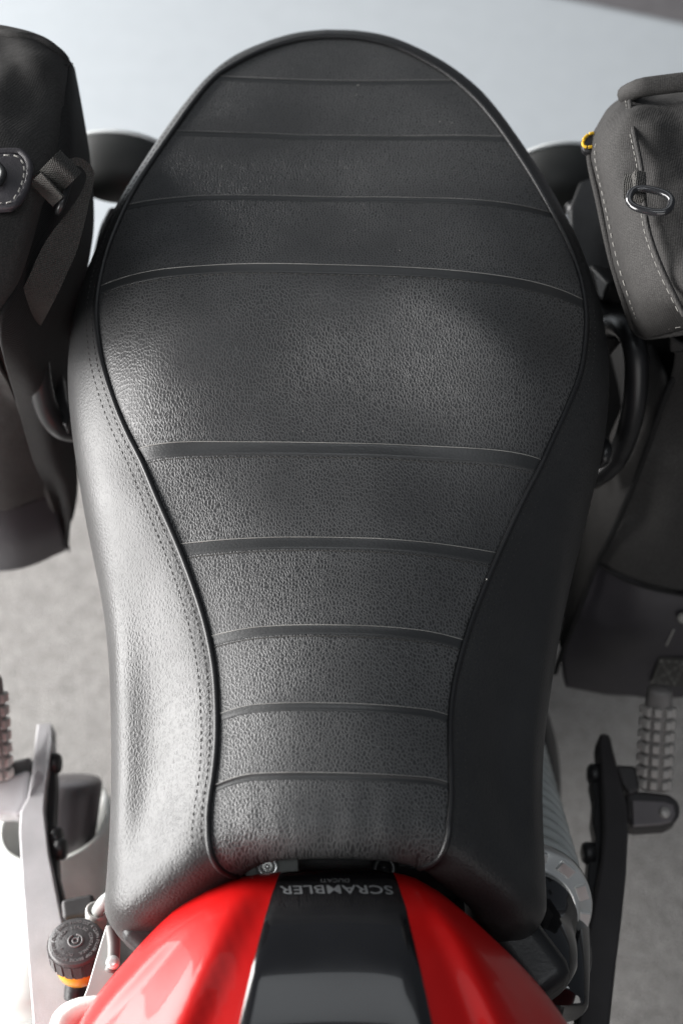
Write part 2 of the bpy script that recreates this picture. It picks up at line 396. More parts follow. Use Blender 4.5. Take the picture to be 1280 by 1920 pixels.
side_r = grid('side_panel', [r_[I1:] for r_ in rows], M['leather_side'], seat, label='side panel in shade')
# piping along both seams, round the back
RF = 0
pip = [r_[I0].copy() for r_ in rows[3:]] + [r_[I1].copy() for r_ in reversed(rows[3:])]
def clean(P, d=.0012):
    o = [P[0]]
    for p in P[1:]:
        if (p - o[-1]).length > d: o.append(p)
    return o
pip = clean(pip)
def nudged(P):
    out = []
    for i, p in enumerate(P):
        out.append(p + Vector((0, 0, .0008)))
    return out
tube('piping', nudged(pip), .0019, M['pipe'], seat, n=10)
def seat_pt(x, y):
    """height of the seat top at plan position"""
    xl, xr = xat(DL, y), xat(DR, y); u = max(-1, min(1, (x - (xl + xr) / 2) / ((xr - xl) / 2 + 1e-9)))
    q = Vector((x, y, zs(y) + top_h(x, u, y))); q.z += .0005 * nz(q, 22, 1)
    return q
# cross ribs: plan y found from the picture row at the middle of the seat
def y_of(py):
    p = U(640, py, z=.80)
    for _ in range(15): p = U(640, py, z=seat_pt(p.x, p.y).z)
    return p.y
stitches = bmesh.new(); light_st = bmesh.new()
def stitch(bm, p, d, ln, r, nrm):
    s, v, a_ = frame_from(d, nrm)
    Mx = Matrix((( d.x, s.x, nrm.x, p.x), (d.y, s.y, nrm.y, p.y), (d.z, s.z, nrm.z, p.z), (0, 0, 0, 1)))
    box_bm(bm, Mx, ln, r * 2, r * 1.4, taper=.6)
def rib_line(y, bow, sh, n, lim=1.0):
    xl, xr = xat(DL, y + bow - sh * -.12), xat(DR, y + bow - sh * .12); out = []
    for j in range(n + 1):
        u = lim * (-1 + 2 * j / n); x = (xl + xr) / 2 + u * (xr - xl) / 2; yy = y + bow * u * u - sh * x
        k = 1 - sst(0, .30, (yy - YF) / (YR - YF)); q = seat_pt(x, yy); q.y -= shift(x) * k; out.append(q)
    return out
for py, wid, tone, bow, sh in ((155, .0040, 0, .004, .02), (258, .0044, 0, .005, .022), (374, .0052, 0, .006, .025), (505, .0072, 1, .008, .035), (843, .0082, 1, .002, .028), (1019, .0076, 1, .002, .028), (1181, .0060, 1, .003, .02), (1326, .0048, 0, .003, .02), (1456, .0042, 0, .003, .015)):
    yc = y_of(py)
    prof = [(-.5 * wid, -.0012), (-.5 * wid + .0002, .0003), (-.25 * wid, .00015), (.25 * wid, .00015), (.5 * wid - .0011, .0003), (.5 * wid - .0006, .0004), (.5 * wid, .0003), (.5 * wid + .0003, -.0012)]
    grows = []
    for o_, h in prof:
        grows.append([q + Vector((0, 0, h)) for q in rib_line(yc + o_, bow, sh, 60)])
    rib = grid('seat_rib', grows, M['band'], seat, flip=False)
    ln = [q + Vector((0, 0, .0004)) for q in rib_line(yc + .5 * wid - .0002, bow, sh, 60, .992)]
    tube('welt_highlight', ln, .00030 if tone else .00022, M['edge'], seat, n=6)
    if tone:
        L_ = rib_line(yc - .5 * wid - .0010, bow, sh, 70, .99)
        for p, p2 in zip(L_, L_[1:]):
            p.z += .0002; stitch(stitches, p, (p2 - p).normalized(), .0028, .00028, Vector((0, 0, 1)))
from_bm('stitching', stitches, M['thread'], seat, kind='stuff', smooth=False)
# twin rows of stitching beside each seam on the side panels
for sgn, mat_ in ((-1, M['thread_dark']), (1, M['thread_light'])):
    bm = bmesh.new()
    for kidx, col_off in enumerate((.0045, .0105)):
        line = []
        for r_ in rows[NR0 - 2:-18]:
            idx = I0 if sgn < 0 else I1; acc = 0; p = r_[idx]; q = None
            for s_ in range(1, 30):
                nxt = r_[idx + sgn * s_]; dd = (nxt - p).length
                if acc + dd >= col_off: q = p + (nxt - p) * ((col_off - acc) / dd); nn = nxt - p; break
                acc += dd; p = nxt
            if q is not None: line.append((q, Vector((-nn.z * (1 if nn.x > 0 else -1), 0, abs(nn.x))).normalized()))
        acc = 0; nxt_at = .002
        for (p, n1), (q, n2) in zip(line, line[1:]):
            L_ = (q - p).length
            if L_ < 1e-6: continue
            while acc + L_ >= nxt_at:
                c = p + (q - p) * ((nxt_at - acc) / L_); dr_ = (q - p).normalized()
                stitch(bm, c + n1 * .0001, dr_, .0026 if sgn < 0 else .0010, .00033 if sgn < 0 else .00022, n1); nxt_at += .0042
            acc += L_
    from_bm('side_stitching', bm, mat_ if sgn < 0 else M['thread'], seat, kind='stuff', smooth=False)
# seat pan under the cushion
pan = []
for y in (.25, .35, .5, .65, .74):
    xl = xat(EL, y) + .03; xr = xat(ER, y) - .03; pan.append((y, xl, xr))
V = []; Fc = []
for y, xl, xr in pan: V += [(xl, y, .745), (xr, y, .745), (xr - .02, y, .69), (xl + .02, y, .69)]
for i in range(len(pan) - 1):
    for j in range(4): Fc.append((i * 4 + j, i * 4 + (j + 1) % 4, (i + 1) * 4 + (j + 1) % 4, (i + 1) * 4 + j))
Fc += [(0, 3, 2, 1), (16, 17, 18, 19)]
pyd('seat_pan', V, Fc, M['black'], seat)
# specks of lint
bm = bmesh.new()
for px, py, s_ in ((672, 160, 1.5), (668, 178, 1.0), (655, 285, 1.0), (826, 228, .9), (848, 230, .9), (665, 432, .8), (765, 432, .8), (745, 468, .7), (568, 808, .8), (835, 790, .6), (735, 518, .6), (548, 130, .6)):
    y = y_of(py); x = U(px, py, z=.82).x; p = seat_pt(x, y); p.z += .0003
    box_bm(bm, Matrix.Translation(p) @ Euler((0, 0, random.random() * 3)).to_matrix().to_4x4(), .0011 * s_, .0005 * s_, .0003, .7)
for px, py in ((970, 960), (912, 1086)):
    p = U(px, py, z=.792); box_bm(bm, Matrix.Translation(p), .0010, .0010, .0006, .7)
from_bm('lint', bm, M['thread_light'], seat, kind='stuff')

# ---- fuel tank -----------------------------------------------------
TZ = .735; TC = Vector((0.0, -.04))
tout = [(640, 1633), (560, 1636), (500, 1640), (440, 1650), (385, 1672), (330, 1708), (285, 1752), (240, 1802), (195, 1855), (160, 1905), (120, 1985)]
tout_r = [(640, 1633), (720, 1636), (770, 1646), (820, 1674), (870, 1714), (920, 1760), (970, 1808), (1015, 1858), (1055, 1912), (1100, 1985)]
tab = []
for L_ in (tout, tout_r):
    for a_, b_ in L_:
        p = U(a_, b_, z=TZ); v = Vector((p.x - TC.x, p.y - TC.y)); tab.append((math.atan2(v.y, v.x), v.length))
tab = sorted(set((round(a_, 5), b_) for a_, b_ in tab))
amin, amax = tab[0][0], tab[-1][0]
r_lo, r_hi = tab[0][1], tab[-1][1]
def tank_R(th):
    th = (th + math.pi / 2) % (2 * math.pi) - math.pi / 2           # -90..270
    if amin <= th <= amax: return interp(tab, th)
    if th < amin:
        t = (amin - th) / (amin + math.pi / 2); return r_lo + (.30 - r_lo) * sst(0, 1, t)
    t = (th - amax) / (1.5 * math.pi - amax); return r_hi + (.30 - r_hi) * sst(0, 1, t)
def tank_z(x, y):
    v = Vector((x - TC.x, y - TC.y)); th = math.atan2(v.y, v.x); rho = min(1.0, v.length / tank_R(th))
    z = TZ + .098 * (1 - rho ** 3.6) ** .62
    # creases: a ridge either side of the stripe and a scooped facet beside it
    if y > -.05:
        e = .034 + (.2195 - y) * .34; d = abs(x) - e; k = sst(.0, .12, (1 - rho))
        z += k * (.0055 * sst(-.004, .010, d) - .0075 * sst(.010, .040, d))
        d2 = abs(x) - (.050 + (.21 - y) * .95); z += k * .004 * sst(-.006, .006, d2) * (1 - sst(.006, .05, d2))
    return z
rows_t = []
for i in range(0, 71):
    rho = 1 - (1 - i / 70) ** 1.0; rho = math.sin(rho * math.pi / 2) if i else 0
    rho = min(rho, 1)
    row = []
    for j in range(240):
        th = 2 * math.pi * j / 240; rr = tank_R(th) * rho; x = TC.x + rr * math.cos(th); y = TC.y + rr * math.sin(th)
        row.append(Vector((x, y, tank_z(x, y))))
    rows_t.append(row)
for k, (dz, sc_) in enumerate(((.006, 1.0), (.02, .995), (.05, .97), (.10, .92), (.14, .86))):
    rows_t.append([Vector((TC.x + (q.x - TC.x) * sc_, TC.y + (q.y - TC.y) * sc_, TZ - dz)) for q in rows_t[70]])
tank = grid('fuel_tank', rows_t, M['red'], bike, wrap=True, label='glossy red fuel tank with a black centre stripe')
# stripe: its own thin layer following the tank
srow = []
for i in range(121):
    t = (i / 120) ** 1.7; y = .2195 - t * .345; row = []
    cut = 1.0
    for j in range(25):
        u = -1 + 2 * j / 24; e = .0312 + (.2195 - y) * .17; x = -.0025 + u * e
        z = tank_z(x, y); h = .0012 if 0 < j < 24 else -.0008
        row.append(Vector((x, y, z + h)))
    srow.append(row)
# roll the back edge of the stripe down
srow.insert(0, [Vector((q.x, q.y + .001, q.z - .003)) for q in srow[0]])
stripe = grid('tank_stripe', srow, M['black_gloss'], tank, flip=True)
def tank_text(s, size, px, py, name, squash=1.0, spacing=1.0, bold=0.0, shear=0.0):
    me = text_mesh(s, size, spacing, 0, bold); c = U(px, py, z=.76)
    for _ in range(8): c = U(px, py, z=tank_z(c.x, c.y))
    for v in me.vertices:
        x = c.x - v.co.x - shear * v.co.y; y = c.y - v.co.y * squash
        v.co = (x, y, tank_z(x, y) + .0017)
    for p in me.polygons: pass
    bm = bmesh.new(); bm.from_mesh(me); bmesh.ops.triangulate(bm, faces=bm.faces); bpy.data.meshes.remove(me)
    for f_ in bm.faces:
        if f_.normal.z < 0: f_.normal_flip()
    me = bpy.data.meshes.new(name); bm.to_mesh(me); bm.free(); return link_mesh(name, me, M['letters'], tank, smooth=False)
tank_text('SCRAMBLER', .0108, 631, 1668, 'lettering', squash=.8, spacing=1.02, bold=.0001, shear=-.12)
tank_text('DUCATI', .0042, 628, 1652, 'lettering', squash=1.0)

# ---- frame parts below the seat nose and beside the tank -------------
box('engine', (0, .08, .45), (.20, .40, .34), M['frame_black'], bike, bev=.02)
box('crankcase', (0, -.10, .27), (.30, .76, .26), M['dark_cast'], bike, bev=.03)
box('swingarm', (.085, .47, .34), (.035, .44, .06), M['dark_cast'], bike, bev=.01)
box('swingarm', (-.085, .47, .34), (.035, .44, .06), M['dark_cast'], bike, bev=.01)
box('battery_box', (0, .36, .56), (.16, .26, .24), M['black'], bike, bev=.02)
frame = tube('frame', cr([Vector((-.085, .12, .62)), Vector((-.09, .24, .68)), Vector((-.085, .45, .70)), Vector((-.07, .70, .735)), Vector((0, .76, .74)), Vector((.07, .70, .735)), Vector((.085, .45, .70)), Vector((.09, .24, .68)), Vector((.085, .12, .62))], 10), .013, M['frame_black'], bike, n=16)
box('tank_bracket', U(510, 1628, z=.722), (.030, .016, .008), M['steel'], bike, bev=.002)
lathe('bolt', U(502, 1626, z=.727), Vector((0, -.2, 1)), [(0, .0062), (.004, .0062), (.0045, .0055), (.0045, .003), (.001, .003)], M['chrome'], bike, n=24)
lathe('bolt', U(720, 1628, z=.715), Vector((0, -.2, 1)), [(0, .008), (.005, .008), (.006, .006), (.006, .003), (.002, .003)], M['frame_black'], bike, n=24)
# gaiter between tank and left wing of the seat
box('tank_grommet', U(315, 1722, z=.705), (.030, .050, .03), M['black'], bike, rot=(0, .2, -.7), bev=.006)
box('side_cover', U(985, 1790, z=.67), (.030, .055, .05), M['black'], bike, rot=(0, -.1, .6), bev=.010)
# bright steel side plate beside the reservoir
zz = .655
sp = plate('frame_plate', [U(a_, b_, z=zz) for a_, b_ in ((199, 1733), (226, 1738), (224, 1800), (214, 1830), (172, 1885), (150, 1885), (164, 1850), (180, 1795))], .004, M['steel'], bike, bev=.0012)
tube('weld_bead', cr([U(208, 1737, z=.658), U(213, 1770, z=.658), U(212, 1800, z=.658), U(207, 1822, z=.658)], 6), .0035, M['alu_dark'], sp, n=10)
lathe('bolt', U(213, 1806, z=.660), Vector((0, 0, 1)), [(0, .004), (.003, .004), (.004, .002)], M['chrome'], bike, n=20)
# silver trim at the tank's side, bottom left
tr = [[U(a_ + o_, b_ + o_ * .4, z=z_) for a_, b_, z_ in ((88, 1960, .70), (92, 1915, .71), (106, 1888, .715), (138, 1872, .72), (186, 1866, .725))] for o_, in ((0,), (10,), (24,), (60,))]
trows = []
for k, base in enumerate((0, 1, 2, 3)):
    L_ = cr(tr[base], 8)
    for q in L_: q.z += (-.012, .0, .001, -.004)[k]
    trows.append(L_)
grid('tank_trim', trows, M['alu'], bike, solid=.002)

# ---- brake fluid reservoir ------------------------------------------
rc = U(142, 1764, z=.600); rax = Vector((0.02, .36, 1)).normalized()
res = lathe('brake_fluid_reservoir', rc - rax * .034, rax, [(0, .006), (0, .0125), (.004, .0150), (.020, .0162)], M['amber'], bike, n=40)
capo = lathe('cap', rc, rax, [(-.016, .0165), (-.0155, .0175), (-.003, .0178), (-.001, .0174), (0, .0165), (0, .0001)], M['cap'], res, n=72)
s_, v_, a_ = frame_from(rax, Vector((0, 1, 0)))
bm = bmesh.new()
for j in range(18):
    t = 2 * math.pi * j / 18; d = s_ * math.cos(t) + v_ * math.sin(t); tt = a_.cross(d)
    Mx = Matrix(((tt.x, d.x, a_.x, 0), (tt.y, d.y, a_.y, 0), (tt.z, d.z, a_.z, 0), (0, 0, 0, 1))); Mx.translation = rc + d * .0178 - a_ * .009
    box_bm(bm, Mx, .0046, .0008, .012)
from_bm('cap_grip', bm, M['cap'], res, smooth=False)
def ring_text(s, rad, size, start, name, step):
    for i, ch in enumerate(s):
        if ch == ' ': continue
        me = text_mesh(ch, size, 1, .00018, .00005)
        t = start - i * step
        d = Vector((math.cos(t), math.sin(t), 0)); up = d; rt = Vector((math.sin(t), -math.cos(t), 0))
        X = Vector((1, 0, 0)); X = (X - a_ * X.dot(a_)).normalized(); Y = a_.cross(X)
        for v in me.vertices:
            l = d * (rad + v.co.y) + rt * v.co.x; v.co = rc + X * l.x + Y * l.y + a_ * (.0001 + v.co.z)
        parts.append(me)
def join_parts(name, mat):
    bm = bmesh.new()
    for me in parts: bm.from_mesh(me); bpy.data.meshes.remove(me)
    parts.clear(); return from_bm(name, bm, mat, res, smooth=False)
parts = []
ring_text('USE ONLY BRAKE FLUID DOT 4 CLEAN FILLER CAP BEFORE REMOVING ', .0140, .0029, R(200), 'x', 2 * math.pi / 60)
join_parts('rim_lettering', M['cap_mark'])
ring_text('FROM SEALED CONTAINER  DOT 4 ', .0100, .0029, R(170), 'x', 2 * math.pi / 31)
join_parts('inner_lettering', M['cap_mark'])
X = Vector((1, 0, 0)); X = (X - a_ * X.dot(a_)).normalized(); Y = a_.cross(X)
arc = [rc + X * (.0044 * math.cos(t)) + Y * (.0044 * math.sin(t)) + a_ * .0002 for t in [R(120) + R(330) * k / 30 for k in range(31)]]
tube('emblem', arc, .00065, M['cap_mark'], res, n=8)
arc = [rc + X * (.0018 * math.cos(t)) + Y * (.0018 * math.sin(t)) + a_ * .0002 for t in [2 * math.pi * k / 20 for k in range(21)]]
arc += [rc + X * .0018 + Y * .001 * k + a_ * .0002 for k in (1, 2, 3)]
tube('emblem', arc, .0006, M['cap_mark'], res, n=8)
# hose clips and bolt behind the reservoir
box('hose_clamp', U(150, 1705, z=.56), (.022, .014, .016), M['dark_cast'], bike, rot=(0, 0, .2), bev=.003)
lathe('hose_union', U(182, 1712, z=.58), Vector((.15, .5, 1)), [(-.02, .007), (0, .0075), (.003, .0075), (.0035, .0055), (-.004, .005)], M['alu'], bike, n=24)
tube('brake_hose', cr([U(184, 1708, z=.585), U(196, 1690, z=.60), U(225, 1670, z=.60)], 8), .0042, M['steel'], bike, n=12)
tube('hose', cr([U(140, 1870, z=.56), U(142, 1850, z=.565), U(146, 1835, z=.57)], 6), .007, M['black'], bike, n=12)

# ---- footpeg hangers -------------------------------------------------
def zl(py): return .500 + (py - 1350) / 570 * .05
LB = [(70, 1357), (97, 1356), (97, 1392), (86, 1470), (83, 1518), (92, 1600), (108, 1680), (128, 1780), (146, 1920), (156, 2010), (70, 2010), (62, 1920), (52, 1790), (42, 1660), (36, 1560), (38, 1522), (52, 1495), (60, 1450)]
hl = plate('footpeg_hanger', [U(a_, b_, z=zl(b_) - (.03 if b_ < 1380 else 0)) for a_, b_ in LB], .022, M['silver'], bike, bev=.0014, label='silver footpeg hanger')
# dark rubber backing and bolts on the inner side
plate('hanger_rubber', [U(a_, b_, z=zl(b_) - .010) for a_, b_ in ((97, 1372), (99, 1420), (104, 1445), (104, 1480), (100, 1560), (106, 1590), (108, 1640), (118, 1680), (122, 1760), (112, 1760), (100, 1690), (88, 1600), (80, 1520), (84, 1440))], .018, M['black'], hl, bev=.002)
for a_, b_ in ((102, 1432), (112, 1592), (104, 1571)):
    lathe('hanger_bolt', U(a_ - 8, b_, z=zl(b_) - .012), Vector((1, 0, .1)), [(0, .008), (.006, .008), (.008, .0065)], M['black'], hl, n=20)
# arm that carries the left passenger peg
plate('peg_arm', [U(a_, b_, z=.497) for a_, b_ in ((-60, 1462), (20, 1452), (56, 1440), (50, 1500), (38, 1530), (20, 1527), (-60, 1530))], .020, M['silver'], hl, bev=.004)
plate('peg_knuckle', [U(a_, b_, z=.492) for a_, b_ in ((-60, 1440), (20, 1425), (60, 1415), (56, 1465), (-60, 1475))], .020, M['dark_cast'], hl, bev=.004)
RB = [(1124, 1373), (1143, 1375), (1150, 1405), (1162, 1455), (1176, 1510), (1178, 1560), (1174, 1640), (1166, 1720), (1156, 1800), (1143, 1920), (1130, 2010), (1070, 2010), (1082, 1915), (1092, 1800), (1108, 1710), (1124, 1620), (1130, 1560), (1128, 1490), (1124, 1430), (1120, 1395)]
hr = plate('footpeg_hanger', [U(a_, b_, z=zl(b_)) for a_, b_ in RB], .024, M['dark_cast'], bike, bev=.003, label='dark footpeg hanger in shade')
plate('hanger_rubber', [U(a_, b_, z=zl(b_) - .010) for a_, b_ in ((1124, 1430), (1110, 1440), (1108, 1468), (1114, 1500), (1110, 1540), (1116, 1570), (1112, 1590), (1104, 1600), (1100, 1640), (1104, 1690), (1100, 1760), (1090, 1830), (1098, 1830), (1126, 1700), (1136, 1600), (1136, 1500))], .018, M['black'], hr, bev=.002)
for a_, b_ in ((1122, 1452), (1112, 1600)):
    lathe('hanger_bolt', U(a_, b_, z=zl(b_) - .012), Vector((-1, 0, .1)), [(0, .008), (.006, .008), (.008, .0065)], M['black'], hr, n=20)
plate('peg_knuckle', [U(a_, b_, z=.505) for a_, b_ in ((1152, 1432), (1192, 1434), (1200, 1480), (1180, 1490), (1166, 1470))], .02, M['dark_cast'], hr, bev=.003)
kn = [(1172, 1480), (1215, 1482), (1255, 1487), (1272, 1500), (1277, 1520), (1270, 1538), (1250, 1548), (1184, 1552), (1174, 1530)]
plate('peg_arm', [U(a_, b_, z=.500) for a_, b_ in kn], .022, M['dark_cast'], hr, bev=.004)
plate('arm_face', [U(a_, b_, z=.5025) for a_, b_ in ((1184, 1499), (1245, 1502), (1262, 1508), (1266, 1526), (1258, 1540), (1240, 1545), (1186, 1549))], .004, simple('machined_face', (.17, .155, .16), rough=.45, metal=.4), hr, bev=.0012)
lathe('pivot_pin', U(1245, 1524, z=.503), Vector((0, 0, 1)), [(-.004, .0040), (.002, .0040), (.003, .0030), (.003, .0001)], M['alu'], hr, n=24)

# ---- passenger footpegs ----------------------------------------------
def make_peg(base, tip, roll, mat, lab):
    d = (tip - base); L = d.length; d.normalize(); nrm = (CO - (base + tip) / 2).normalized(); nrm = (nrm - d * nrm.dot(d)).normalized()
    nrm = (Matrix.Rotation(roll, 3, d) @ nrm); sx_ = d.cross(nrm)
    Mx = Matrix(((sx_.x, d.x, nrm.x, base.x), (sx_.y, d.y, nrm.y, base.y), (sx_.z, d.z, nrm.z, base.z), (0, 0, 0, 1)))
    rws = []
    for t, wv, hv in ((0, .010, .008), (.02, .0115, .0095), (.5, .0108, .0095), (.88, .0098, .009), (.94, .0095, .0095), (.975, .0082, .0085), (1.0, .005, .005)):
        rws.append([Mx @ Vector((wv * math.copysign(abs(math.cos(a__)) ** .6, math.cos(a__)), L * t, hv * math.copysign(abs(math.sin(a__)) ** .6, math.sin(a__)))) for a__ in [2 * math.pi * k / 28 for k in range(28)]])
    core = grid('passenger_footpeg', rws, M['alu_dark'], bike, wrap=True, caps=True, label=lab)
    proto = None
    for i in range(7):
        for j, xx in enumerate((-.0078, -.0001, .0076)):
            bm = bmesh.new(); box_bm(bm, Matrix.Identity(4), .0066, L * .098, .0042, taper=.74)
            if proto is None:
                me = bpy.data.meshes.new('tread_block'); bmesh.ops.bevel(bm, geom=bm.edges[:], offset=.0005, segments=1, affect='EDGES'); bm.to_mesh(me); me.materials.append(mat); proto = me
            bm.free(); o = bpy.data.objects.new('tread_block', proto); COL.objects.link(o)
            tilt = (-.5, 0, .5)[j]
            T = Mx @ Matrix.Translation((xx, L * (.07 + .117 * i), .0100 if j == 1 else .0085)) @ Matrix.Rotation(tilt, 4, 'Y')
            o.matrix_basis = T; o.rotation_mode = 'XYZ'; o.parent = core; o.matrix_parent_inverse = world_of(core).inverted()
    # edge teeth on the sides
    for sd in (-1, 1):
        for i in range(7):
            o = bpy.data.objects.new('tread_block', proto); COL.objects.link(o)
            o.matrix_basis = Mx @ Matrix.Translation((sd * .0112, L * (.07 + .117 * i), .0035)) @ Matrix.Rotation(sd * 1.35, 4, 'Y')
            o.parent = core; o.matrix_parent_inverse = world_of(core).inverted()
    return core
make_peg(U(1224, 1478, z=.495), U(1236, 1286, z=.545), .0, M['alu'], 'bare metal footpeg folded up')
make_peg(U(-8, 1464, z=.495), U(-22, 1262, z=.545), .25, M['alu'], 'footpeg half out of frame')

# ---- silencer ---------------------------------------------------------
sx0 = U(98, 1535, z=.43); SR_ = .045
yt = U(98, 1612, z=.43 + SR_).y; yb = U(98, 1446, z=.43 - SR_).y
def sil_rows(rad, y_front, inset=0.0, n=64, lip=0.0):
    out = []
    ring = []
    for k in range(n):
        t = 2 * math.pi * k / n; c_ = math.cos(t); yy = (yt + yb) / 2 + (yt - yb) / 2 * c_ - inset
        ring.append((t, yy))
    for f_ in [i / 10 for i in range(11)]:
        out.append([Vector((sx0.x + rad * math.sin(t), y_front + (yy - y_front) * f_, .43 + rad * math.cos(t) + (y_front - (y_front + (yy - y_front) * f_)) * .12)) for t, yy in ring])
    return out
outer = sil_rows(SR_, .20)
rimc = outer[-1]
inn = [[q.copy() for q in r_] for r_ in sil_rows(SR_ - .006, .24)]
lip = [Vector(((a1.x + b1.x) / 2, (a1.y + b1.y) / 2 + .003, (a1.z + b1.z) / 2)) for a1, b1 in zip(outer[-1], inn[-1])]
sl = grid('silencer', outer + [lip] + inn[::-1], simple('pale_silencer_coat', (.78, .79, .75), rough=.35), bike, wrap=True, caps=True)
ec = [[Vector((sx0.x + .008 + r_ * math.sin(2 * math.pi * k / 48), y_ + (-.016 * r_ / .0275 * math.cos(2 * math.pi * k / 48) if e_ else 0), .420 + r_ * math.cos(2 * math.pi * k / 48))) for k in range(48)] for y_, r_, e_ in ((.24, .020, 0), (yb - .030, .0275, 1), (yb - .023, .0270, 1), (yb - .020, .025, 1), (yb - .018, .015, 1), (yb - .017, .001, 1))]
grid('end_cap', ec, simple('burnt_steel', (.13, .12, .125), rough=.4, metal=.6), sl, wrap=True, caps=True, flip=True)

# ---- shock absorber ----------------------------------------------------
s_top = U(985, 1700, z=.60); s_bot = U(925, 1400, z=.42); ax = (s_bot - s_top).normalized(); SL_ = (s_bot - s_top).length
sh = lathe('shock_absorber', s_top, ax, [(-.01, .018), (SL_, .018), (SL_ + .02, .015)], M['frame_black'], bike, n=32)
e1, e2, _ = frame_from(ax)
turns = 14; hel = []
for k in range(int(turns * 36)):
    t = k / 36; hel.append(s_top + ax * (.016 + t * (SL_ - .02) / turns) + (e1 * math.cos(2 * math.pi * t) + e2 * math.sin(2 * math.pi * t)) * .0365)
tube('spring', hel, .0041, M['spring'], sh, n=14)
col_ = lathe('preload_ring', s_top, ax, [(.008, .022), (.008, .041), (.006, .0425), (-.001, .0425), (-.003, .041), (-.003, .034), (-.0075, .0335), (-.0075, .027), (-.002, .0265)], M['chrome'], sh, n=96, caps=False)
for k in range(12):
    t = 2 * math.pi * k / 12 + .15; d = e1 * math.cos(t) + e2 * math.sin(t); tt = ax.cross(d)
    bm = bmesh.new(); Mx = Matrix(((tt.x, d.x, -ax.x, 0), (tt.y, d.y, -ax.y, 0), (tt.z, d.z, -ax.z, 0), (0, 0, 0, 1))); Mx.translation = s_top + d * .0375 + ax * (-.0038)
    box_bm(bm, Mx, .011, .0075, .0035); o = from_bm('ring_notch', bm, M['chrome'], sh, smooth=False); bevel_mod(o, .0007, 1)
lathe('shock_head', s_top - ax * .006, -ax, [(0, .030), (.010, .031), (.012, .028), (.022, .0285), (.024, .026), (.045, .026), (.060, .024), (.075, .016)], M['black_gloss'], sh, n=48)
rv0 = U(1060, 1742, z=.585); rv1 = U(1050, 1900, z=.62)
lathe('shock_canister', rv0, (rv1 - rv0), [(-.004, .010), (-.001, .014), (.004, .0165), (.06, .0165), (.064, .014)], M['black_gloss'], sh, n=32)
tube('shock_pipe', cr([U(1085, 1720, z=.575), U(1096, 1765, z=.575), U(1098, 1810, z=.58), U(1088, 1840, z=.59)], 8), .0035, M['black_gloss'], sh, n=12)
# dark guard behind the spring
gd = [[U(px_, py_, z=z_) for px_, py_, z_ in r_] for r_ in (
    ((930, 1290, .40), (985, 1300, .42), (1018, 1325, .41), (1030, 1345, .36)),
    ((930, 1350, .42), (990, 1365, .44), (1030, 1380, .43), (1044, 1400, .37)),
    ((930, 1430, .42), (990, 1440, .44), (1036, 1450, .43), (1050, 1460, .37)),
    ((930, 1520, .40), (990, 1520, .42), (1036, 1525, .41), (1050, 1530, .36)))]
gr_ = [cr(r_, 6) for r_ in gd]; gT = [cr([gr_[i][j] for i in range(4)], 6) for j in range(len(gr_[0]))]
grid('chain_guard', gT, M['black'], bike, solid=.004)

# ---- rear wheel, mudguard, signal stalks ---------------------------------
wc = Vector((0, .68, .315))
tyre = []
for i in range(72):
    t = 2 * math.pi * i / 72; d = Vector((0, math.cos(t), math.sin(t)))
    tyre.append([wc + d * (.255 + .060 * math.cos(a__)) + Vector((1, 0, 0)) * (.088 * math.sin(a__)) for a__ in [2 * math.pi * k / 20 for k in range(20)]])
tyre.append(tyre[0])
wh = grid('rear_wheel', tyre, M['rubber'], bike, wrap=True)
lathe('rim', wc - Vector((.05, 0, 0)), Vector((1, 0, 0)), [(0, .225), (.004, .235), (.05, .222), (.096, .235), (.10, .225)], M['dark_cast'], wh, n=48)
tube('signal_stalk', [Vector((-.165, .80, .685)), Vector((-.05, .775, .70)), Vector((.05, .775, .70)), Vector((.165, .80, .685))], .009, M['black'], bike, n=14)
def make_signal(px, py, hw, lab):
    c = U(px, py, z=.685); sg = 1 if px > 640 else -1
    h = lathe('turn_signal', c, Vector((-.10 * sg, 1, .05)), [(-.026, .001), (-.0255, .007), (-.0235, .0135), (-.018, .0190), (-.009, .0240), (.002, .0262), (.010, .0262), (.013, .0256)], M['pod'], bike, n=40, sx=hw, label=lab)
    lathe('signal_lens', c, Vector((-.10 * sg, 1, .05)), [(.0132, .0240), (.0132, .0268), (.016, .0268), (.019, .024), (.021, .014), (.0215, .001)], M['lens'], h, n=40, sx=hw)
make_signal(222, 316, 1.62, 'turn signal beside the stitched bag')
make_signal(1052, 338, 1.5, 'turn signal beside the flap bag')

# ---- pannier rails --------------------------------------------------------
def rail(name, pts, r, mat=M['frame_black'], **k):
    return tube(name, cr([U(a_, b_, z=z_) for a_, b_, z_ in pts], 10), r, mat, bike, n=16, **k)
rail('pannier_rail', ((1125, 640, .66), (1140, 612, .72), (1165, 612, .755), (1186, 640, .765), (1192, 700, .75), (1184, 780, .72), (1160, 850, .68), (1128, 886, .66), (1090, 905, .64)), .0080)
rail('pannier_rail', ((1060, 560, .70), (1080, 480, .70), (1076, 400, .70), (1070, 385, .70)), .006)
rail('rail_hook', ((1112, 870, .70), (1128, 862, .715), (1134, 842, .72), (1126, 828, .715), (1108, 832, .70)), .0045)
rail('pannier_rail', ((140, 560, .68), (112, 585, .72), (84, 588, .745), (70, 620, .75), (72, 690, .74), (86, 760, .71), (112, 800, .69), (150, 810, .67)), .0080)
rail('pannier_rail', ((214, 400, .68), (200, 430, .69), (190, 470, .70), (180, 520, .70)), .005)
plate('rail_clip', [U(a_, b_, z=.70) for a_, b_ in ((88, 705), (118, 700), (124, 745), (134, 775), (126, 800), (112, 790), (104, 800), (92, 802), (86, 760))], .012, M['black'], bike, bev=.002)
